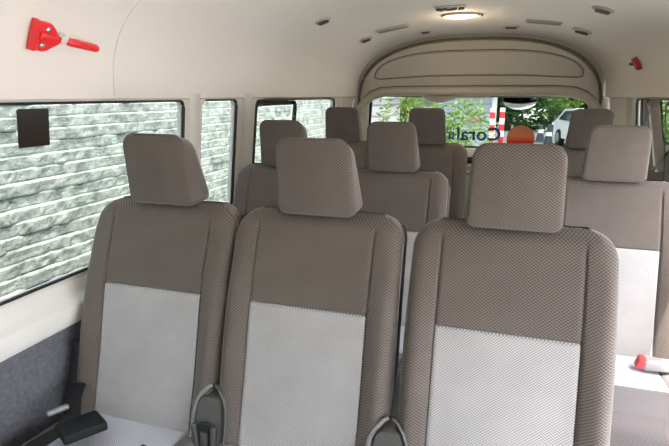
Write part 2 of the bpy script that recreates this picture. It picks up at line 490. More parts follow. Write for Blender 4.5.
def hinge_cover(parent, x):
    """recliner cover in the notch between two backrests"""
    h = bmesh.new()
    y = lambda z: back_y(z)-.030
    def plate(bm, w0, w1, z0, z1, dy0, dy1, r=.02):
        o = []
        n = 8
        prof = [(w0, z0), (w0*.98, lerp(z0, z1, .35)), (w1+.004, lerp(z0, z1, .7)), (w1, z1-r)]
        for k in range(1, 6):
            a = PI/2*k/5; prof.append((w1-r+r*math.cos(a), z1-r+r*math.sin(a)))
        out = [(w, z) for w, z in prof]+[(-w, z) for w, z in prof[::-1]]
        A = [bm.verts.new((x+a, y(b)+dy0, b)) for a, b in out]
        B = [bm.verts.new((x+a*1.06, y(b)+dy1, b)) for a, b in out]
        bm.faces.new(A); bm.faces.new(B[::-1])
        for i in range(len(out)): bm.faces.new((A[i], A[(i+1) % len(out)], B[(i+1) % len(out)], B[i]))
    plate(h, .035, .031, .340, .512, -.008, .06, .022)
    o = mesh_obj('recliner_cover', h, M['hinge'], parent)
    o['label'] = 'dark plastic hinge cover low between the backrests'
    for sg, wd in ((-1, .0085), (1, .0050)):
        s = bmesh.new()
        pts = [(x+sg*a, y(b)+dy, b) for a, b, dy in ((.045, .33, .004), (.048, .40, .004), (.0475, .460, .004), (.044, .486, .004), (.034, .508, .006), (.018, .528, .008), (.006, .534, .014))]
        add_tube(s, pts, lambda t: (wd*(1-.45*t), .007), n=8, flat=(0, 1, 0))
        mesh_obj('cover_edging', s, M['silver'] if sg < 0 else M['hinge'], o)
    s = bmesh.new(); add_box(s, (x, y(.42)-.012, .415), (.030, .010, .085), bev=.003)
    mesh_obj('hinge_slot', s, M['black'], o)
    s = bmesh.new(); add_box(s, (x, y(.42)-.018, .405), (.022, .010, .060), bev=.004)
    mesh_obj('hinge_tongue', s, M['hinge'], o)
    for q in (-1, 1):
        s = bmesh.new(); add_box(s, (x+q*.024, y(.41)-.015, .405), (.013, .014, .10), Matrix.Rotation(q*math.radians(6), 3, 'Y'), bev=.005, seg=3)
        mesh_obj('hinge_arm', s, M['hinge'], o)

def copy_tree(o, parent=None):
    c = o.copy(); C.objects.link(c); c.parent = parent
    for ch in list(o.children): copy_tree(ch, c)
    return c

seat = make_seat('taupe seat with pale panel in the nearest row, against the left window wall', 'seats of the nearest row')
rows = [
    (-.215, 1.25, 0, 'taupe seat with pale panel in the middle of the nearest row of three', 'seats of the nearest row'),
    (.268, 1.25, 0, 'large taupe seat at the aisle end of the nearest row, lower right of centre', 'seats of the nearest row'),
    (-.672, 2.10, 0, 'second-row seat beside the left windows, its left shoulder sunlit', 'seats of the second row'),
    (-.197, 2.10, 0, 'second-row seat left of the aisle, behind the gap between nearest middle and right seats', 'seats of the second row'),
    (.615, 2.10, 0, 'lone bright seat right of the aisle with pale headrest and grey buckle', 'seats of the second row'),
    (-.683, 3.0, .034, 'dark rear-row seat in the left rear corner of the van', 'seats of the rear row'),
    (-.190, 3.0, .034, 'dark rear-row seat in front of the left half of the rear window', 'seats of the rear row'),
    (.640, 3.0, .034, 'dark rear-row seat in the right rear corner behind the pale headrest', 'seats of the rear row'),
]
seats = [seat]
for x, y, z, lb, g in rows:
    s = copy_tree(seat); s.location = (x, y, z); s['label'] = lb; s['group'] = g; seats.append(s)
seat.location = (-.679, 1.25, 0)
hinge_cover(seats[0], .231); hinge_cover(seats[1], .241)
# left side hinge lip of the first seat
bm = bmesh.new()
pts = [(-.236, back_y(.36)+.0, .36), (-.240, back_y(.45), .45), (-.239, back_y(.54), .54), (-.228, back_y(.575)-.012, .575)]
add_tube(bm, pts, lambda t: (.012*(1-.4*t), .02), n=8)
mesh_obj('recliner_cover', bm, M['black'], seats[0])

# ------------------------------------------------------------------ van shell
ZW = 1.275
def arch(w, ztop, zb, n=40, zs=ZW, e=2.6):
    out = []
    for i in range(n+1):
        a = PI*i/n; c, s = math.cos(a), math.sin(a)
        out.append((w*math.copysign(abs(c)**(2/e), c), zs+(ztop-zs)*abs(s)**(2/e)))
    return [(w, zb)]+out+[(-w, zb)]
YF, YR = -1.60, 3.72
ZW = 1.275           # lower edge of headliner
def hl_w(y): return .915 if y < 3.0 else .915-.115*((y-3.0)/.72)**1.5
def hl_t(y): return 1.70 if y < 3.0 else 1.70-.045*((y-3.0)/.72)
def hl_point(y, a):
    n = 2.6
    c, s = math.cos(a), math.sin(a)
    x = hl_w(y)*math.copysign(abs(c)**(2/n), c); z = ZW+(hl_t(y)-ZW)*abs(s)**(2/n)
    return Vector((x, y, z))
bm = bmesh.new()
ys = [YF+(3.0-YF)*i/16 for i in range(17)]+[3.0+.72*i/10 for i in range(1, 11)]
NA = 56
rings = []
for y in ys:
    r = [bm.verts.new(hl_point(y, PI*k/NA)) for k in range(NA+1)]
    # rolled lip at both lower edges
    w = hl_w(y)
    a = [bm.verts.new((w+.0, y, ZW-.006)), bm.verts.new((w+.010, y, ZW-.012)), bm.verts.new((w+.03, y, ZW-.012))]
    b = [bm.verts.new((-w, y, ZW-.006)), bm.verts.new((-w-.010, y, ZW-.012)), bm.verts.new((-w-.03, y, ZW-.012))]
    rings.append(a[::-1]+r+b)
for A, B in zip(rings, rings[1:]):
    for k in range(len(A)-1): bm.faces.new((A[k], A[k+1], B[k+1], B[k]))
ceil = struct(mesh_obj('ceiling', bm, M['liner']))
# outer roof skin keeps the sky out
bm = bmesh.new()
rings = []
for y in (YF, 3.0, 3.40, 3.80):
    rings.append([bm.verts.new((hl_point(min(y, 3.72), PI*k/24)-Vector((0, 0, ZW)))*1.0+Vector((0, y-min(y, 3.72), ZW))) for k in range(25)])
    for v, k in zip(rings[-1], range(25)):
        v.co.x *= 1.045; v.co.z += .05
for A, B in zip(rings, rings[1:]):
    for k in range(24): bm.faces.new((A[k], A[k+1], B[k+1], B[k]))
roof = mesh_obj('roof_skin', bm, M['carwhite'], ceil)

# headliner panel seam
def hl_line(y0, y1, a0, a1, n=14, off=.0):
    out = []
    for i in range(n+1):
        t = i/n; p = hl_point(lerp(y0, y1, t), lerp(a0, a1, t)); p.z -= off; p.x *= .9985
        out.append(p)
    return out
sm = tube_obj('liner_seam', hl_line(1.37, 1.37, PI, PI*.56, 20), .0016, M['liner'], ceil, n=6)

# side walls
def wall_fn(side):
    def fn(a, b, t):                        # a = y, b = z
        x = lerp(.985, .925, (b-.70)/(ZW-.70))
        if a > 3.0: x -= .10*((a-3.0)/.72)**1.5
        return Vector((side*(x+t), a, b))
    return fn
holesL = [rrect(-.35, 1.768, .746, 1.262, .035), rrect(1.885, 2.185, .752, 1.262, .035), rrect(2.36, 3.46, .752, 1.258, .035)]
holesR = [rrect(1.48, 2.16, .752, 1.262, .035), rrect(2.27, 3.33, .752, 1.262, .035)]
def rect(a0, a1, b0, b1): return [(a0, b0), (a1, b0), (a1, b1), (a0, b1)]
def wall_outline(y0): return [(y0, .70), (3.0, .70), (3.2, .70), (3.72, .70), (3.72, 1.285), (3.2, 1.285), (3.0, 1.285), (y0, 1.285)]
struct(mesh_obj('wall_left', sheet_with_holes(wall_outline(YF), holesL, wall_fn(-1), .035), M['trim'], smooth=False))
struct(mesh_obj('wall_right', sheet_with_holes(wall_outline(2.20), holesR[1:], wall_fn(1), .035), M['trim'], smooth=False))

def window(n, side, hole, glass, splits=()):
    fn = wall_fn(side)
    cy = sum(p[0] for p in hole)/len(hole)
    pane = bmesh.new()
    vs = [pane.verts.new(fn(a, b, .018)) for a, b in hole]
    vb = [pane.verts.new(fn(a, b, .022)) for a, b in hole]
    pane.faces.new(vs); pane.faces.new(vb[::-1])
    o = struct(mesh_obj('window_%d' % n, pane, glass, smooth=False))
    # rubber seal
    bm = bmesh.new(); add_tube(bm, [fn(a, b, .008) for a, b in hole], (.0075), 8, True)
    mesh_obj('window_seal', bm, M['rubber'], o)
    for (y0, y1, w) in splits:
        z0, z1 = min(p[1] for p in hole), max(p[1] for p in hole)
        fr = rrect(y0, y1, z0+.012, z1-.02, .03)
        bm = bmesh.new(); add_tube(bm, [fn(a, b, .012) for a, b in fr], w, 8, True)
        mesh_obj('sliding_frame', bm, M['rubber'], o)
    return o
window(1, -1, holesL[0], M['glassL']); window(2, -1, holesL[1], M['glassL'])
window(3, -1, holesL[2], M['glassL'], [(2.385, 2.90, .013)])
window(4, 1, holesR[1], M['glassL'], [(2.30, 2.86, .012)])

# raised pillar covers between the side windows
k = 1
for side, y0, y1 in ((-1, 1.79, 1.85), (-1, 2.235, 2.30), (-1, 3.50, 3.56), (1, 2.205, 2.25), (1, 3.38, 3.44)):
    fn = wall_fn(side); bm = bmesh.new()
    A = []
    for z in (.70, .8, 1.0, 1.15, 1.24, 1.285):
        fl = 1.0 if z < 1.2 else 1+.5*(z-1.2)/.085
        m_ = (y0+y1)/2; h = (y1-y0)/2*fl
        A.append([bm.verts.new(fn(m_+h*q, z, -d)) for q, d in ((-1, 0), (-.85, .010), (-.6, .014), (.6, .014), (.85, .010), (1, 0))])
    for P_, Q_ in zip(A, A[1:]):
        for i in range(5): bm.faces.new((P_[i], P_[i+1], Q_[i+1], Q_[i]))
    struct(mesh_obj('trim_%d' % k, bm, M['trim'] if y0 < 3.3 else M['dpillar'])); k += 1

def side_profile(name, side, prof, mat, y0, y1):
    bm = bmesh.new(); rg = []
    ysx = [y0, 1.6, 2.4, 3.0, 3.2, 3.4, 3.6, 3.72] if y1 > 3.7 else [y0, y1]
    for y in ysx:
        d = .10*((y-3.0)/.72)**1.5 if y > 3 else 0
        inn = [bm.verts.new((side*(x-d), y, z)) for x, z in prof]
        outr = [bm.verts.new((side*(x+.03-d), y, z)) for x, z in (prof[-1], prof[0])]
        rg.append(inn+outr)
    for A, B in zip(rg, rg[1:]):
        for i in range(len(A)): bm.faces.new((A[i], A[(i+1) % len(A)], B[(i+1) % len(A)], B[i]))
    bm.faces.new(rg[0]); bm.faces.new(rg[-1][::-1])
    return struct(mesh_obj(name, bm, mat))
sill = [(.985, .742), (.972, .728), (.966, .705), (.950, .690), (.936, .684), (.930, .676), (.930, .638), (.938, .622), (.955, .615)]
low = [(.955, .62), (.958, .60), (.962, .45), (.962, .02), (.962, 0.0)]
side_profile('trim_%d' % k, -1, sill, M['sill'], YF, YR); k += 1
side_profile('trim_%d' % k, 1, sill, M['sill'], 2.20, YR); k += 1
side_profile('wall_left.001', -1, low, M['carpet'], YF, YR)
side_profile('wall_right.001', 1, low, M['carpet'], 2.20, YR)
# beige lower door-pillar cover at the extreme left
bm = bmesh.new(); add_box(bm, (-.945, .67, .26), (.05, .36, .52), bev=.02, seg=4)
struct(mesh_obj('trim_%d' % k, bm, M['trim'])); k += 1
bm = bmesh.new(); add_box(bm, (0, 1.06, -.03), (1.98, 5.36, .06))
struct(mesh_obj('floor', bm, M['floor'], smooth=False))

# unseen cab front, added to cut frontal light: windscreen opening and front passenger door
fnf = lambda a, b, t: Vector((a, YF-t, b))
wsc = rrect(-.80, .80, .88, 1.50, .08)
struct(mesh_obj('wall_front', sheet_with_holes([(-.96, 0), (.96, 0), (.96, 1.27)]+[(p[0]*1.02, p[1]+.01) for p in arch(.915, 1.70, 1.27, 30)][1:-1]+[(-.96, 1.27)], [wsc], fnf, .04), M['trim'], smooth=False))
bm = bmesh.new(); v1 = [bm.verts.new((a, YF-.018, b)) for a, b in wsc]; v2 = [bm.verts.new((a, YF-.022, b)) for a, b in wsc]; bm.faces.new(v1); bm.faces.new(v2[::-1])
struct(mesh_obj('window_6', bm, M['glassL'], smooth=False))
wfd = rrect(-1.45, -.50, .76, 1.22, .06)
fnd = lambda a, b, t: Vector((.955+t-.03*max(0, b-.7), a, b))
struct(mesh_obj('door_2', sheet_with_holes([(-1.6, .0), (-.40, .0), (-.40, 1.29), (-1.6, 1.29)], [wfd], fnd, .04), M['trim'], smooth=False))
bm = bmesh.new(); v1 = [bm.verts.new(fnd(a, b, .02)) for a, b in wfd]; v2 = [bm.verts.new(fnd(a, b, .024)) for a, b in wfd]; bm.faces.new(v1); bm.faces.new(v2[::-1])
struct(mesh_obj('window_7', bm, M['glassL'], smooth=False))

# ------------------------------------------------------------------ rear door
YD = 3.70
win_edge = [(-.700, 1.235), (-.66, 1.262), (-.60, 1.272), (.60, 1.272), (.66, 1.262), (.700, 1.235), (.712, 1.05), (.705, .955), (.68, .93), (-.68, .93), (-.705, .955), (-.712, 1.05)]
fnr = lambda a, b, t: Vector((a, YD+.035+t-(.10*(b-ZW) if b > ZW else 0), b))
outer = arch(.835, 1.69, 0.0)
door = struct(mesh_obj('door_1', sheet_with_holes(outer, [win_edge], fnr, .03), M['rtrim'], smooth=False))
pane = bmesh.new()
vs = [pane.verts.new((a*1.0, YD+.047, b)) for a, b in win_edge]
vb = [pane.verts.new((a*1.0, YD+.051, b)) for a, b in win_edge]
pane.faces.new(vs); pane.faces.new(vb[::-1])
wr = struct(mesh_obj('window_5', pane, M['glassR'], smooth=False))
bm = bmesh.new(); add_tube(bm, [(a*.995, YD+.035, b) for a, b in win_edge], .009, 8, True)
mesh_obj('window_seal', bm, M['rubber'], wr)
# upper trim: big moulded arch with recessed field and drooping lower lip
def upper_trim():
    top = arch(.767, 1.624, ZW, 48, zs=1.20)
    top = [p for p in top if p[1] >= 1.2]
    x_low = [(-.767, 1.19), (-.74, 1.20), (-.70, 1.232), (-.64, 1.262), (-.56, 1.278), (-.40, 1.280), (-.36, 1.277), (-.32, 1.262), (-.28, 1.240), (-.24, 1.228), (-.19, 1.228), (-.15, 1.240), (-.11, 1.256), (-.08, 1.260), (.09, 1.260), (.115, 1.270), (.15, 1.281), (.40, 1.283), (.56, 1.278), (.64, 1.262), (.70, 1.235), (.74, 1.205), (.767, 1.19)]
    outl = [p for p in top if not (abs(p[0]) > .7 and p[1] < 1.2)]
    return outl, x_low
o_, xl = upper_trim()
loop = [p for p in o_ if p[1] > 1.201]+xl
bm = bmesh.new()
def yoff(b): return -.10*(b-1.25) if b > 1.25 else 0
cx0, cz0 = 0, 1.42
n_ = len(loop)
def ring(s, y, dz=0):
    out = []
    for a, b in loop:
        # inset toward the mid-line curve
        L_ = Vector((a-cx0, b-cz0)); l = L_.length
        q = L_*(max(0, l-s)/l)
        out.append(bm.verts.new((cx0+q.x, y+yoff(cz0+q.y), cz0+q.y)))
    return out
R0 = ring(0, YD+.03); R1 = ring(0, YD-.005); R2 = ring(.004, YD-.018); R3 = ring(.016, YD-.026)
for A, B in ((R0, R1), (R1, R2), (R2, R3)):
    for i in range(n_): bm.faces.new((A[i], A[(i+1) % n_], B[(i+1) % n_], B[i]))
f = bm.faces.new(R3); bmesh.ops.triangulate(bm, faces=[f])
ut = mesh_obj('upper_trim', bm, M['rtrim'], door)
# groove lines: field outline + roll above the window
fy = lambda b, d=0: YD-.027+yoff(b)-d
field = []
for i in range(31):
    a = PI*i/30; c, s = math.cos(a), math.sin(a)
    field.append((.655*math.copysign(abs(c)**(2/2.8), c), 1.405+.155*abs(s)**(2/2.1)))
field += [(-.655, 1.39), (-.62, 1.384), (-.3, 1.400), (0, 1.402), (.3, 1.400), (.62, 1.384), (.655, 1.39)]
bm = bmesh.new(); add_tube(bm, [(a, fy(b), b) for a, b in field], (.0038), 6, True)
mesh_obj('field_groove', bm, M['groove'], ut)
# slightly raised field
bm = bmesh.new()
A = [bm.verts.new((a*.992, fy(b)+.004, 1.47+(b-1.47)*.96)) for a, b in field]
B = [bm.verts.new((a*.97, fy(b)-.006, 1.47+(b-1.47)*.86)) for a, b in field]
for i in range(len(field)): bm.faces.new((A[i], A[(i+1) % len(field)], B[(i+1) % len(field)], B[i]))
bmesh.ops.triangulate(bm, faces=[bm.faces.new(B)])
mesh_obj('raised_field', bm, M['rtrim'], ut)
rollp = [(-.765, 1.215), (-.735, 1.262), (-.69, 1.302), (-.62, 1.328), (-.5, 1.336), (0, 1.338), (.5, 1.336), (.62, 1.328), (.69, 1.302), (.735, 1.262), (.765, 1.215)]
bm = bmesh.new(); add_tube(bm, [(a, fy(b), b) for a, b in rollp], (.0042), 6)
mesh_obj('roll_groove', bm, M['groove'], ut)
bm = bmesh.new(); add_tube(bm, [(a, fy(b)+.010, b-.036) for a, b in rollp], (.030), 12, flat=(0, 1, 0))
mesh_obj('window_roll', bm, M['rtrim'], ut)
# dark gap round the door
gap = [(p[0]*1.0, YD-.006+yoff(p[1]), p[1]) for p in arch(.776, 1.632, ZW, 40, zs=1.20)]
gap = [p for p in gap]
bm = bmesh.new(); add_tube(bm, gap, .009, 6)
mesh_obj('door_seal', bm, M['groove'], door)
# side pillars of the door and strips below the glass
for s in (-1, 1):
    bm = bmesh.new(); add_box(bm, (s*.742, YD+.015, 1.0), (.060, .035, .46), bev=.012, seg=3)
    mesh_obj('door_pillar_cover', bm, M['dpillar'], door)
box_obj('window_ledge', (0, YD+.012, .897), (1.40, .05, .060), M['white'], door, bev=.008)
box_obj('latch_recess', (0, YD+.012, .845), (1.34, .045, .038), M['rubber'], door)
for i in range(3): box_obj('door_rib', (0, YD+.010, .812-.022*i), (1.36, .05, .016), M['sill'] if i != 1 else M['rtrim'], door)
box_obj('lower_panel', (0, YD+.012, .38), (1.40, .045, .74), M['rtrim'], door, bev=.01)

# ------------------------------------------------------------------ lettering on the rear glass
dec = thing('window_decal', 'navy reversed lettering and striped sun disc stuck on the rear window', 'sticker', (0, YD+.0445, 0))
def text_mesh(name, body, size, loc, mat, off, parent, sx=1.):
    cu = bpy.data.curves.new(name, 'FONT'); cu.body = body; cu.size = size; cu.extrude = .0006; cu.offset = off
    cu.align_x = 'LEFT'; cu.resolution_u = 4
    to = bpy.data.objects.new(name, cu); C.objects.link(to)
    dg = bpy.context.evaluated_depsgraph_get()
    me = bpy.data.meshes.new_from_object(to.evaluated_get(dg))
    bpy.data.objects.remove(to); me.name = name
    me.transform(Matrix.Scale(sx, 4, (1, 0, 0)))
    me.transform(Matrix.Rotation(PI/2, 4, 'X')); me.transform(Matrix.Rotation(PI, 4, 'Z'))
    me.materials.clear(); me.materials.append(mat)
    o = bpy.data.objects.new(name, me); C.objects.link(o); o.parent = parent; o.location = loc
    xs = [v.co.x for v in me.vertices]
    return o, min(xs), max(xs)
TX = .200
l1, a0, a1 = text_mesh('lettering', 'Coral', .121, (TX, 0, .980), M['navy'], .0022, dec, 1.06)
l2, b0, b1 = text_mesh('lettering', 'in', .118, (TX+a0-.012, 0, .980), M['pale_navy'], 0, dec, 1.0)
l2['label'] = 'thinner fainter last letters of the word'
bm = bmesh.new()
vv = [bm.verts.new((.0885*math.cos(2*PI*i/40), 0, .0885*math.sin(2*PI*i/40))) for i in range(40)]
v2 = [bm.verts.new((v.co.x, .0012, v.co.z)) for v in vv]
bm.faces.new(vv); bm.faces.new(v2[::-1])
for i in range(40): bm.faces.new((vv[i], vv[(i+1) % 40], v2[(i+1) % 40], v2[i]))
d = mesh_obj('sun_disc', bm, M['disc'], dec, smooth=False); d.location = (.325, 0, .995)

# under-mirror outside the rear window
um = thing('parking_mirror', 'oval convex mirror hanging outside the top of the rear window', 'mirror', (.305, 3.95, 1.245))
bm = bmesh.new()
bmesh.ops.create_uvsphere(bm, u_segments=32, v_segments=16, radius=1)
for v in bm.verts:
    v.co.x *= .118; v.co.z *= .070; v.co.y *= .035 if v.co.y < 0 else .05
hs = [v for v in bm.verts if v.co.y > .004]
h = mesh_obj('mirror_housing', bm, M['rubber'], um); h.rotation_euler = (math.radians(24), 0, 0)
bm = bmesh.new()
rgs = []
for k_ in range(0, 9):
    t = k_/8
    rgs.append([bm.verts.new((.110*t*math.cos(2*PI*i/40), -.040+.020*t*t, .063*t*math.sin(2*PI*i/40))) for i in range(40)] if k_ else [bm.verts.new((0, -.040, 0))])
for i in range(40): bm.faces.new((rgs[0][0], rgs[1][i], rgs[1][(i+1) % 40]))
for A, B in zip(rgs[1:], rgs[2:]):
    for i in range(40): bm.faces.new((A[i], A[(i+1) % 40], B[(i+1) % 40], B[i]))
mg = mesh_obj('mirror_glass', bm, M['mirror'], um); mg.rotation_euler = (math.radians(24), 0, 0)
tube_obj('mirror_arm', [(.075, .01, .04), (.07, -.03, .085), (.06, -.12, .11), (.05, -.18, .12)], .012, M['rubber'], um)

# ------------------------------------------------------------------ ceiling fixtures
def ceil_frame(x, y):
    """point + rotation for something stuck on the headliner at x, y"""
    w, t = hl_w(y), hl_t(y); n = 2.6
    def Z(q): return ZW+(t-ZW)*(max(0, 1-abs(q/w)**n))**(1/n)
    z = Z(x); dz = (Z(x+.005)-Z(x-.005))/.01
    return (x, y, z), (0, -math.atan(dz), 0)
def air_vent(x, y, w, rz, label, sc=1.):
    loc, rot = ceil_frame(x, y)
    t = thing('air_vent', label, 'air vent', (loc[0], loc[1], loc[2]-.002), rot, 'ceiling air vents')
    bm = bmesh.new()
    pts = [(w*math.cos(2*PI*i/24), w*.9*math.sin(2*PI*i/24), -.002) for i in range(24)]
    add_tube(bm, pts, .006*sc, 6, True)
    mesh_obj('bezel', bm, M['ventB'], t)
    bm = bmesh.new()
    A = [bm.verts.new((p[0], p[1], -.001)) for p in pts]; B = [bm.verts.new((p[0]*.9, p[1]*.9, -.004)) for p in pts]
    bm.faces.new(A)
    for i in range(24): bm.faces.new((A[i], A[(i+1) % 24], B[(i+1) % 24], B[i]))
    bm.faces.new(B[::-1])
    mesh_obj('vent_backing', bm, M['ventB'], t)
    bm = bmesh.new()
    for q in (-.45, 0, .45):
        add_box(bm, (0, q*w, -.010), (w*1.5*math.sqrt(1-q*q), w*.18, .010), Matrix.Rotation(math.radians(25), 3, 'X'), bev=.001, seg=1)
    mesh_obj('louvre', bm, M['ventD'], t)
    return t
VENTS = [(-.637, 2.52, .034, 'round air vent on the ceiling over the second-row left seat'),
         (-.623, 3.27, .036, 'small air vent left of the rear trim arch'),
         (-.286, 3.43, .032, 'faint small air vent just above the rear arch, left of centre'),
         (.214, 3.40, .042, 'dark air vent just above the rear arch, right of centre'),
         (.587, 3.30, .046, 'dark air vent above the right end of the rear arch'),
         (.594, 2.66, .042, 'dark air vent at the upper right of the ceiling')]
for x, y, w, lb in VENTS: air_vent(x, y, w, 0, lb)
for x, y, lb in ((-.448, 3.22, 'flat grey speaker grille in the ceiling left of the lamp'), (.384, 3.25, 'flat grey speaker grille in the ceiling right of the lamp')):
    loc, rot = ceil_frame(x, y)
    t = thing('speaker_grille', lb, 'speaker grille', (loc[0], loc[1], loc[2]-.002), rot, 'ceiling grilles')
    bm = bmesh.new(); add_box(bm, (0, 0, -.002), (.17, .09, .006), bev=.002); mesh_obj('grille', bm, M['grille'], t)
    bm = bmesh.new(); add_tube(bm, [(a, b, -.002) for a, b in rrect(-.09, .09, -.048, .048, .01, 3)], .004, 6, True); mesh_obj('bezel', bm, M['ventB'], t)
# dome lamp
loc, rot = ceil_frame(-.045, 3.06)
lamp = thing('dome_lamp', 'oval lit dome lamp glowing warm on the ceiling', 'lamp', (loc[0], loc[1], loc[2]), rot)
bm = bmesh.new(); add_tube(bm, [(.095*math.cos(2*PI*i/32), .062*math.sin(2*PI*i/32), -.003) for i in range(32)], .007, 8, True)
mesh_obj('bezel', bm, M['ventB'], lamp)
bm = bmesh.new()
bmesh.ops.create_uvsphere(bm, u_segments=24, v_segments=12, radius=1)
for v in bm.verts: v.co.x *= .085; v.co.y *= .054; v.co.z = v.co.z*.016-.003
mesh_obj('lens', bm, M['lens'], lamp)
box_obj('switch', (.112, 0, -.006), (.008, .03, .012), M['ventD'], lamp, bev=.002)
loc, rot = ceil_frame(-.071, 2.80)
cn = thing('air_control', 'small dark cluster of vent louvres ahead of the dome lamp', 'air vent', (loc[0], loc[1], loc[2]-.002), rot)
bm = bmesh.new(); add_box(bm, (0, 0, -.002), (.15, .08, .008), bev=.003); mesh_obj('plate', bm, M['ventB'], cn)
for q in (-.052, -.017, .017, .052):
    bm = bmesh.new(); add_box(bm, (q, 0, -.010), (.022, .045, .012), Matrix.Rotation(math.radians(20 if q > 0 else -20), 3, 'Z'), bev=.003); mesh_obj('louvre', bm, M['ventD'], cn)

# ------------------------------------------------------------------ emergency hammers
def wall_frame(side, y, z, h=.0):
    """matrix whose local X runs along +Y (rearward), local Z runs up the headliner, local -Y ... out into the cabin"""
    n = 2.6; w, t = hl_w(y), hl_t(y)
    X_ = lambda q: w*(max(0, 1-((q-ZW)/(t-ZW))**n))**(1/n)
    x = X_(z); dx = (X_(z+.005)-X_(z-.005))/.01
    up = Vector((side*dx, 0, 1)).normalized()
    along = Vector((0, 1, 0)) if side < 0 else Vector((0, -1, 0))
    outv = along.cross(up)           # for left wall: (0,1,0)x(0,0,1) = (1,0,0) into the cabin
    m = Matrix((along, up, outv)).transposed().to_4x4()
    m.translation = Vector((side*x, y, z))+outv*h
    return m
ham = thing('emergency_hammer', 'bright red emergency hammer with a long handle on the left headliner', 'emergency hammer')
ham.matrix_world = wall_frame(-1, 1.092, 1.430, .004) @ Matrix.Diagonal((.94, .84, .9, 1))
S = 1.0
# outline of bracket (local: x rearward, y up, z out)
out = [(-.030, .040), (.018, .037), (.036, .022), (.044, .004), (.056, 0), (.060, -.012), (.052, -.026), (.038, -.028), (.022, -.044), (.008, -.050), (-.034, -.046)]
bm = bmesh.new()
A = [bm.verts.new((x, y, 0)) for x, y in out]; B = [bm.verts.new((x, y, .014)) for x, y in out]
bm.faces.new(A[::-1]); bm.faces.new(B)
for i in range(len(out)): bm.faces.new((A[i], A[(i+1) % len(out)], B[(i+1) % len(out)], B[i]))
bmesh.ops.bevel(bm, geom=list(bm.edges), offset=.002, segments=2, affect='EDGES')
br = mesh_obj('bracket', bm, M['red'], ham)
bm = bmesh.new(); hex_box(bm, [(-.038, -.050, .0), (-.018, -.050, .0), (-.018, .044, .0), (-.038, .044, .0), (-.036, -.046, .026), (-.022, -.046, .022), (-.022, .040, .022), (-.036, .040, .026)], .003, 2)
mesh_obj('bracket_lip', bm, M['red'], br)
bm = bmesh.new(); add_box(bm, (.015, -.004, .018), (.07, .020, .014), Matrix.Rotation(math.radians(-5), 3, 'Z'), bev=.004)
mesh_obj('hammer_neck', bm, M['red'], ham)
for (x, y) in ((.008, .018), (-.002, -.030)):
    bm = bmesh.new(); bmesh.ops.create_uvsphere(bm, u_segments=12, v_segments=8, radius=.0085)
    for v in bm.verts: v.co.z *= .5
    bmesh.ops.translate(bm, vec=(x, y, .015), verts=bm.verts)
    mesh_obj('screw', bm, M['steel'], br)
bm = bmesh.new(); bmesh.ops.create_cone(bm, cap_ends=True, segments=20, radius1=.015, radius2=.013, depth=.016)
bmesh.ops.translate(bm, vec=(.067, -.004, .010), verts=bm.verts); mesh_obj('clip', bm, M['trim'], ham)
tube_obj('handle', [(.078, -.009, .014), (.085, -.010, .015), (.12, -.013, .017), (.17, -.018, .018), (.188, -.020, .018), (.194, -.0205, .018)],
         lambda t: .0125*(1 if .1 < t < .9 else .72), M['red'], ham, n=16)
bk = thing('hammer_bracket', 'small dull red bracket screwed high on the right headliner', 'bracket')
bk.matrix_world = wall_frame(1, 3.20, 1.445, .003)
bm = bmesh.new()
out = [(-.020, .034), (.016, .032), (.022, .012), (.034, .004), (.034, -.012), (.020, -.020), (.014, -.038), (-.018, -.034), (-.024, -.012), (-.040, -.004), (-.040, .010), (-.024, .014)]
A = [bm.verts.new((x, y, 0)) for x, y in out]; B = [bm.verts.new((x*.92, y*.92, .02)) for x, y in out]
bm.faces.new(A[::-1]); bm.faces.new(B)
for i in range(len(out)): bm.faces.new((A[i], A[(i+1) % len(out)], B[(i+1) % len(out)], B[i]))
bb = mesh_obj('plate', bm, M['redD'], bk)
bm = bmesh.new(); add_tube(bm, [(-.03, .004, .02), (-.05, .008, .026), (-.058, .010, .026)], .008, 8); mesh_obj('clip', bm, M['groove'], bk)
for y in (-.022, .022):
    bm = bmesh.new(); bmesh.ops.create_uvsphere(bm, u_segments=10, v_segments=6, radius=.006); bmesh.ops.translate(bm, vec=(0, y, .02), verts=bm.verts); mesh_obj('screw', bm, M['groove'], bb)

# dark square card on the left window
fn = wall_fn(-1)
bm = bmesh.new()
A = [bm.verts.new(fn(a, b, .0155)) for a, b in rrect(1.043, 1.141, 1.146, 1.245, .004, 2)]
B = [bm.verts.new(fn(a, b, .0130)) for a, b in rrect(1.043, 1.141, 1.146, 1.245, .004, 2)]
bm.faces.new(A); bm.faces.new(B[::-1])
for i in range(len(A)): bm.faces.new((A[i], A[(i+1) % len(A)], B[(i+1) % len(A)], B[i]))
tag(mesh_obj('window_sticker', bm, M['card'], smooth=False), 'near-black square sticker on the upper left of the nearest window', 'sticker')

# ------------------------------------------------------------------ belts and buckles
def ribbon(name, pts, w, wdir, mat, parent=None, th=.0016):
    bm = bmesh.new(); wd = Vector(wdir).normalized()
    add_ = []
    for i, p in enumerate(pts):
        p = Vector(p); d = (Vector(pts[min(i+1, len(pts)-1)])-Vector(pts[max(i-1, 0)])).normalized()
        n = d.cross(wd).normalized()
        add_.append([bm.verts.new(p+wd*w/2+n*th), bm.verts.new(p-wd*w/2+n*th), bm.verts.new(p-wd*w/2-n*th), bm.verts.new(p+wd*w/2-n*th)])
    for A, B in zip(add_, add_[1:]):
        for k_ in range(4): bm.faces.new((A[k_], A[(k_+1) % 4], B[(k_+1) % 4], B[k_]))
    bm.faces.new(add_[0]); bm.faces.new(add_[-1][::-1])
    return mesh_obj(name, bm, mat, parent)
b1 = thing('seat_belt', 'black lap belt with its buckle sleeve lying on the seat by the left wall', 'seat belt', (-.80, .965, .432), (0, 0, 0))
Rz = Matrix.Rotation(math.radians(-32), 3, 'Z')
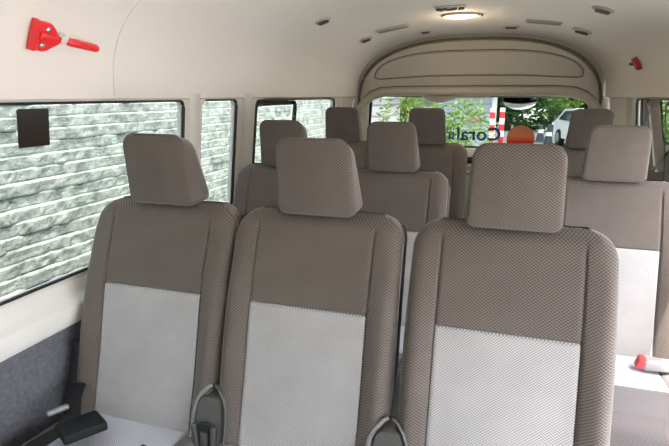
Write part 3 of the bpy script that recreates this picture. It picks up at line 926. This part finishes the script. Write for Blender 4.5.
bm = bmesh.new(); add_box(bm, (.048, -.03, .014), (.10, .105, .024), Rz @ Matrix.Rotation(math.radians(-8), 3, 'Y'), bev=.006, seg=3)
mesh_obj('buckle_sleeve', bm, M['belt'], b1)
ribbon('webbing', [(-.07, .09, .05), (-.05, .05, .035), (-.01, .0, .018), (.01, -.05, .014), (.0, -.12, .018), (.02, -.2, .022)], .047, (1, .25, 0), M['belt'], b1)
bm = bmesh.new(); add_box(bm, (-.040, -.015, .036), (.056, .017, .014), Matrix.Rotation(math.radians(62), 3, 'Z'), bev=.006, seg=3)
mesh_obj('latch_plate', bm, M['silver'], b1)
b2 = thing('seat_belt', 'black belt buckle at the right edge of the leftmost nearest seat cushion', 'seat belt', (-.520, .885, .438))
bm = bmesh.new(); add_box(bm, (0, 0, .010), (.07, .05, .022), Matrix.Rotation(math.radians(-15), 3, 'Z'), bev=.007, seg=3)
mesh_obj('buckle', bm, M['belt'], b2)

b3 = thing('seat_belt_buckle', 'grey buckle with a red button on the lone right-hand seat', 'seat belt', (.735, 1.80, .412), (0, 0, math.radians(0)))
bm = bmesh.new(); hex_box(bm, [(-.02, -.028, 0), (.115, -.020, 0), (.115, .020, 0), (-.02, .028, 0), (-.02, -.026, .036), (.115, -.016, .028), (.115, .016, .028), (-.02, .026, .036)], .008, 3)
bb = mesh_obj('buckle_body', bm, M['buckle'], b3)
bm = bmesh.new(); hex_box(bm, [(-.044, -.022, .004), (-.016, -.024, .004), (-.016, .022, .004), (-.040, .020, .004), (-.034, -.022, .036), (-.012, -.023, .036), (-.012, .021, .036), (-.030, .020, .036)], .003, 2)
mesh_obj('release_button', bm, M['redpaint'], bb)
b4 = thing('shoulder_belt', 'dark seat belt running beside the cushion at the right edge', 'seat belt', (.895, 1.85, .0))
ribbon('webbing', [(.0, .10, .68), (-.006, .06, .60), (-.012, .02, .52), (-.010, -.03, .44), (.0, -.05, .36)], .046, (.2, 1, 0), M['belt'], b4)
b5 = thing('shoulder_belt', 'blue-grey shoulder belt hanging in front of the right rear window', 'seat belt', (.862, 2.86, 0))
ribbon('webbing', [(.01, .0, 1.235), (.0, -.01, 1.16), (-.004, -.02, 1.06), (.0, -.02, .96), (.002, -.02, .86), (.005, -.01, .70)], .050, (.15, 1, 0), M['beltG'], b5)

# ------------------------------------------------------------------ outside
GZ = -.75
bm = bmesh.new()
g = [bm.verts.new(p) for p in ((-60, -30, GZ), (60, -30, GZ), (60, 90, GZ), (-60, 90, GZ))]; bm.faces.new(g)
g2 = bmesh.ops.extrude_face_region(bm, geom=list(bm.faces)); bmesh.ops.translate(bm, vec=(0, 0, -.2), verts=[v for v in g2['geom'] if isinstance(v, bmesh.types.BMVert)])
o = mesh_obj('ground', bm, M['ground'], smooth=False); struct(o)

bm = bmesh.new(); add_box(bm, (8, 31, GZ+.005), (60, 32, .02)); struct(mesh_obj('road', bm, M['road'], smooth=False))
# split stone wall, course by course
XW = -2.20
CH = .066; BAT = .012
bm = bmesh.new()
y0w, y1w, st = -2.0, 9.6, .028
ncol = int((y1w-y0w)/st); ncs = int((2.0-GZ)/CH)
for c in range(ncs):
    zb = GZ+c*CH
    # stones of this course
    offs = []; y = y0w
    while y < y1w:
        L_ = random.uniform(.16, .5); offs.append((y+L_, random.uniform(-.012, .012), random.uniform(-.006, .006))); y += L_
    rows_ = []
    si = 0
    for i in range(ncol+1):
        yy = y0w+i*st
        while offs[si][0] < yy and si < len(offs)-1: si += 1
        ox, oz = offs[si][1], offs[si][2]
        nz1 = noise.noise(Vector((yy*9, zb*31, 1.3))); nz2 = noise.noise(Vector((yy*23, zb*17, 7.7))); nz3 = noise.noise(Vector((yy*14, zb*11, 3.1)))
        chip = .010+.006*nz1+.007*max(0, nz2)
        zt_ = zb+CH
        x0_ = XW+ox+.010*nz3
        wav = .004*nz1
        x0_ -= (c-26)*BAT
        rows_.append([(x0_-.001, yy, zb-.003), (x0_+.001, yy, zb+.008), (x0_+.006*nz2, yy, zb+CH*.45), (x0_+.003*nz1, yy, zt_-chip+wav), (x0_-BAT*.45+.004*nz3, yy, zt_-chip*.35+wav*.5), (x0_-BAT*1.4-.004, yy, zt_)])
    VV = [[bm.verts.new(p) for p in r] for r in rows_]
    for A, B in zip(VV, VV[1:]):
        for q in range(5): bm.faces.new((A[q], B[q], B[q+1], A[q+1]))
add_box(bm, (XW-.40, (y0w+y1w)/2, (GZ+2.0)/2), (.30, y1w-y0w, 2.0-GZ-.01))
sw = mesh_obj('stone_wall', bm, M['stone'], smooth=False)
tag(sw, 'pale grey split-stone garden wall with sunlit courses outside the left windows', 'wall')

def bush(name, label, loc, rad, n, size, mat, trunk=None, group=None, cat='shrub'):
    t = thing(name, label, cat, loc, group=group)
    bm = bmesh.new()
    lobes = [(Vector((random.uniform(-.6, .6)*rad[0], random.uniform(-.6, .6)*rad[1], random.uniform(.25, .8)*rad[2]*1.0)), random.uniform(.35, .6)) for _ in range(9)]
    for _ in range(n):
        c, r = random.choice(lobes)
        d = Vector((random.gauss(0, 1), random.gauss(0, 1), random.gauss(0, 1))).normalized()*random.uniform(.55, 1)**.5
        p = c+Vector((d.x*rad[0], d.y*rad[1], d.z*rad[2]*.8))*r
        if p.z < 0: p.z = -p.z*.5
        u = Vector((random.gauss(0, 1), random.gauss(0, 1), random.gauss(0, .6))).normalized()
        w = u.cross(Vector((random.random(), random.random(), random.random()))).normalized()
        s = size*random.uniform(.6, 1.4)
        q = [bm.verts.new(p-u*s), bm.verts.new(p+w*s*.35), bm.verts.new(p+u*s), bm.verts.new(p-w*s*.35)]
        bm.faces.new(q)
    mesh_obj('foliage', bm, mat, t, smooth=False)
    bm = bmesh.new()
    h_ = trunk or rad[2]*.5
    for kk in range(4):
        a = kk*PI/2+.4
        add_tube(bm, [(0, 0, 0), (.08*rad[0]*math.cos(a), .08*rad[0]*math.sin(a), h_*.5), (.35*rad[0]*math.cos(a), .35*rad[1]*math.sin(a), h_*1.2)], lambda t: .05*rad[0]*(1-.6*t), 6)
    mesh_obj('stem', bm, M['bark'], t)
    return t
bush('leafy_shrub', 'bright green leafy shrub behind the reversed lettering', (-.90, 8.2, GZ), (.95, .6, 2.35), 6500, .048, M['leafB'])
bush('tree', 'sunlit yellow-green tree at the left of the rear window', (-5.0, 27, GZ), (3.2, 1.4, 4.0), 7000, .09, M['leafA'], cat='tree')
bush('tree', 'mid-green tree behind the striped post, top of the rear window', (.2, 33, GZ), (4.2, 2.0, 3.9), 7000, .22, M['leafC'], cat='tree')
bush('tree', 'pale green tree above the white car in the rear window', (5.2, 41, GZ), (4.2, 2.0, 4.3), 7000, .22, M['leafA'], cat='tree')
bush('tree', 'dark tree far behind the pale building at the left of the rear window', (-10, 34, GZ), (5.5, 2.5, 5.8), 6000, .25, M['leafC'], cat='tree')
bush('leafy_shrub', 'green shrub outside the right rear window', (3.55, 6.0, GZ), (.9, .8, 2.6), 5000, .06, M['leafB'])

# pale louvred building at left
hb = thing('building', 'low white louvred outbuilding at the left of the rear window', 'building', (-6.45, 20, GZ))
bm = bmesh.new(); add_box(bm, (0, 1.5, .95), (4.4, 3, 1.9)); mesh_obj('wall', bm, M['louvre'], hb, smooth=False)
bm = bmesh.new(); hex_box(bm, [(-2.35, -.2, 1.9), (2.35, -.2, 1.9), (2.35, 3.2, 1.9), (-2.35, 3.2, 1.9), (-2.3, -.1, 1.98), (2.3, -.1, 1.98), (2.3, 3.1, 2.1), (-2.3, 3.1, 2.1)], .02, 1); mesh_obj('roof', bm, M['white'], hb, smooth=False)
# grey slatted building
gb = thing('garage', 'blue-grey slatted garage front behind the reversed lettering', 'building', (-1.45, 22, GZ))
bm = bmesh.new(); add_box(bm, (0, 1.5, 1.0), (2.1, 3, 2.0)); mesh_obj('slatted_front', bm, M['shutter'], gb, smooth=False)
bm = bmesh.new(); add_box(bm, (1.10, 1.5, 1.02), (.12, 3.1, 2.06)); mesh_obj('corner_post', bm, M['white'], gb, smooth=False)
bm = bmesh.new(); add_box(bm, (0, 1.5, 2.1), (2.4, 3.3, .10)); mesh_obj('roof', bm, M['roofbg'], gb, smooth=False)
bm = bmesh.new()
add_tube(bm, [(.1+.07*i, -.03, 1.13+.05*math.sin(i*2.1)) for i in range(9)], .02, 6); add_tube(bm, [(.1, -.03, 1.03), (.68, -.03, 1.05)], .018, 6)
sg = mesh_obj('red_mark', bm, M['redpaint'], gb)
# red and white barrier
for i, (x, y, lb) in enumerate(((-.27, 18.6, 'red and white striped barrier post nearer the slatted garage'), (.03, 19.1, 'red and white striped barrier post nearer the hanging mirror'))):
    t = thing('striped_post', lb, 'barrier', (x, y, GZ), group='striped barrier posts')
    bm = bmesh.new(); add_box(bm, (0, 0, .80), (.17, .12, 1.6), bev=.02); mesh_obj('post', bm, M['stripe'], t)
    bm = bmesh.new(); add_box(bm, (0, 0, .05), (.4, .4, .1), bev=.02); mesh_obj('base', bm, M['dkgrey'], t)
# cones
for x, y, s, lb in ((1.62, 25, .8, 'dark cone with white band left of the other two cones'), (1.72, 21.5, 1.0, 'nearest dark cone with white band on the paving'), (2.45, 29, 1.05, 'farthest dark cone with white band close to the white car')):
    t = thing('traffic_cone', lb, 'cone', (x, y, GZ), group='dark cones on the paving')
    bm = bmesh.new(); bmesh.ops.create_cone(bm, cap_ends=True, segments=16, radius1=.20, radius2=.05, depth=.95*s); bmesh.ops.translate(bm, vec=(0, 0, .50*s), verts=bm.verts); mesh_obj('body', bm, M['cone'], t)
    bm = bmesh.new(); add_box(bm, (0, 0, .03), (.5, .5, .06), bev=.01); mesh_obj('base', bm, M['cone'], t)
    for z_, h_ in ((.60, .14),):
        r_ = lambda z: .20-.15*(z-.025)/.95+.006
        bm = bmesh.new(); bmesh.ops.create_cone(bm, cap_ends=True, segments=16, radius1=r_(z_-h_/2), radius2=r_(z_+h_/2), depth=h_); bmesh.ops.translate(bm, vec=(0, 0, z_*s), verts=bm.verts); mesh_obj('band', bm, M['white'], t)

def car(label, loc, rz):
    t = thing('car', label, 'car', loc, (0, 0, rz))
    side = [(-2.1, .35), (-2.15, .62), (-2.0, .92), (-1.15, 1.02), (-.55, 1.44), (.15, 1.52), (1.15, 1.48), (1.85, 1.05), (2.1, .95), (2.15, .5), (2.05, .32)]
    bm = bmesh.new()
    def loopv(x, sc=1., up=0): return [bm.verts.new((x*(1-.14*max(0, (b-.95))/.55), a, b)) for a, b in side]
    Ls = [loopv(x) for x in (-.86, -.80, .80, .86)]
    for v in Ls[0]+Ls[3]: v.co.y *= .985
    for A, B in zip(Ls, Ls[1:]):
        for i in range(len(side)): bm.faces.new((A[i], A[(i+1) % len(side)], B[(i+1) % len(side)], B[i]))
    bm.faces.new(Ls[0]); bm.faces.new(Ls[-1][::-1])
    mesh_obj('body', bm, M['carwhite'], t)
    for s in (-1, 1):
        bm = bmesh.new(); pw = [(-1.0, 1.02), (-.5, 1.38), (.1, 1.44), (1.05, 1.40), (1.55, 1.05)]
        A = [bm.verts.new((s*(.868*(1-.14*max(0, (b-.95))/.55)), a, b)) for a, b in pw]; B = [bm.verts.new((v.co.x-s*.03, v.co.y, v.co.z)) for v in A]
        bm.faces.new(A); bm.faces.new(B[::-1])
        for i in range(5): bm.faces.new((A[i], A[(i+1) % 5], B[(i+1) % 5], B[i]))
        mesh_obj('side_window', bm, M['carglass'], t, smooth=False)
        for yy in (-1.3, 1.3):
            bm = bmesh.new(); bmesh.ops.create_cone(bm, cap_ends=True, segments=24, radius1=.33, radius2=.33, depth=.2, matrix=Matrix.Translation((s*.80, yy, .33)) @ Matrix.Rotation(PI/2, 4, 'Y')); w = mesh_obj('wheel', bm, M['tyre'], t)
            bm = bmesh.new(); bmesh.ops.create_cone(bm, cap_ends=True, segments=16, radius1=.2, radius2=.2, depth=.02, matrix=Matrix.Translation((s*.91, yy, .33)) @ Matrix.Rotation(PI/2, 4, 'Y')); mesh_obj('hub', bm, M['steel'], w)
    for (ya, za, yb, zb, nm) in ((-1.08, 1.04, -.58, 1.40, 'windscreen'), (1.22, 1.43, 1.78, 1.08, 'rear_window')):
        bm = bmesh.new(); oy = -.02 if ya < 0 else .03
        hex_box(bm, [(-.70, ya+oy, za), (.70, ya+oy, za), (.62, yb+oy, zb), (-.62, yb+oy, zb), (-.70, ya+oy, za+.02), (.70, ya+oy, za+.02), (.62, yb+oy, zb+.02), (-.62, yb+oy, zb+.02)], 0)
        mesh_obj(nm, bm, M['carglass'], t, smooth=False)
    for s in (-1, 1):
        box_obj('headlight', (s*.62, -2.09, .72), (.32, .10, .16), M['steel'], t, bev=.03)
    return t
car('white car parked beyond the rear window, half hidden by a headrest', (3.35, 22.5, GZ), math.radians(12))
car('white car outside the right rear window beside the shrub', (3.85, 9.6, GZ), math.radians(-25))
# cream building on the right
cb = thing('building', 'tall cream building outside the right rear window', 'building', (6.15, 13.0, GZ), (0, 0, 0))
bm = bmesh.new(); add_box(bm, (0, 3, 3.0), (5.0, 6, 6.0)); mesh_obj('wall', bm, M['wallbg'], cb, smooth=False)
for zz in (1.6, 4.2):
    bm = bmesh.new(); add_box(bm, (0, -.02, zz), (1.2, .08, 1.2), bev=.02); mesh_obj('window', bm, M['carglass'], cb)

# ------------------------------------------------------------------ light
W = bpy.data.worlds.new('world'); bpy.context.scene.world = W; W.use_nodes = True
N, L = W.node_tree.nodes, W.node_tree.links
bg = N['Background']
sky = N.new('ShaderNodeTexSky'); sky.sky_type = 'NISHITA'; sky.sun_disc = False
sky.sun_elevation = math.radians(62); sky.sun_rotation = math.radians(128); sky.air_density = 1.0; sky.dust_density = 3.0; sky.ozone_density = .5
hs = N.new('ShaderNodeHueSaturation'); hs.inputs['Saturation'].default_value = .5
L.new(sky.outputs[0], hs.inputs['Color']); L.new(hs.outputs[0], bg.inputs[0])
bg.inputs[1].default_value = .42
sun = bpy.data.lights.new('sun', 'SUN'); sun.energy = 6.0; sun.angle = math.radians(.8); sun.color = (1, .95, .87)
so = bpy.data.objects.new('sun', sun); C.objects.link(so)
d = Vector((-.20, .20, -.96)).normalized()
so.rotation_euler = d.to_track_quat('-Z', 'Y').to_euler()
dl = bpy.data.lights.new('dome_lamp_glow', 'POINT'); dl.energy = .6; dl.color = (1, .75, .5); dl.shadow_soft_size = .04
do = bpy.data.objects.new('dome_lamp_glow', dl); C.objects.link(do); do.parent = lamp; do.location = (0, 0, -.06)

# ------------------------------------------------------------------ camera
cam = bpy.data.cameras.new('camera'); co = bpy.data.objects.new('camera', cam); C.objects.link(co)
yaw, pit = math.radians(18.0), math.radians(13.7)
co.location = (.24, 0, 1.28)
co.rotation_euler = (PI/2-pit, 0, yaw)
cam.sensor_width = 36; cam.lens = 36*526/669; cam.clip_start = .02; cam.clip_end = 500
bpy.context.scene.camera = co
sc = bpy.context.scene
sc.view_settings.view_transform = 'Standard'; sc.view_settings.look = 'None'; sc.view_settings.gamma = 1
sc.view_settings.use_curve_mapping = False
sc.view_settings.exposure = 1.67
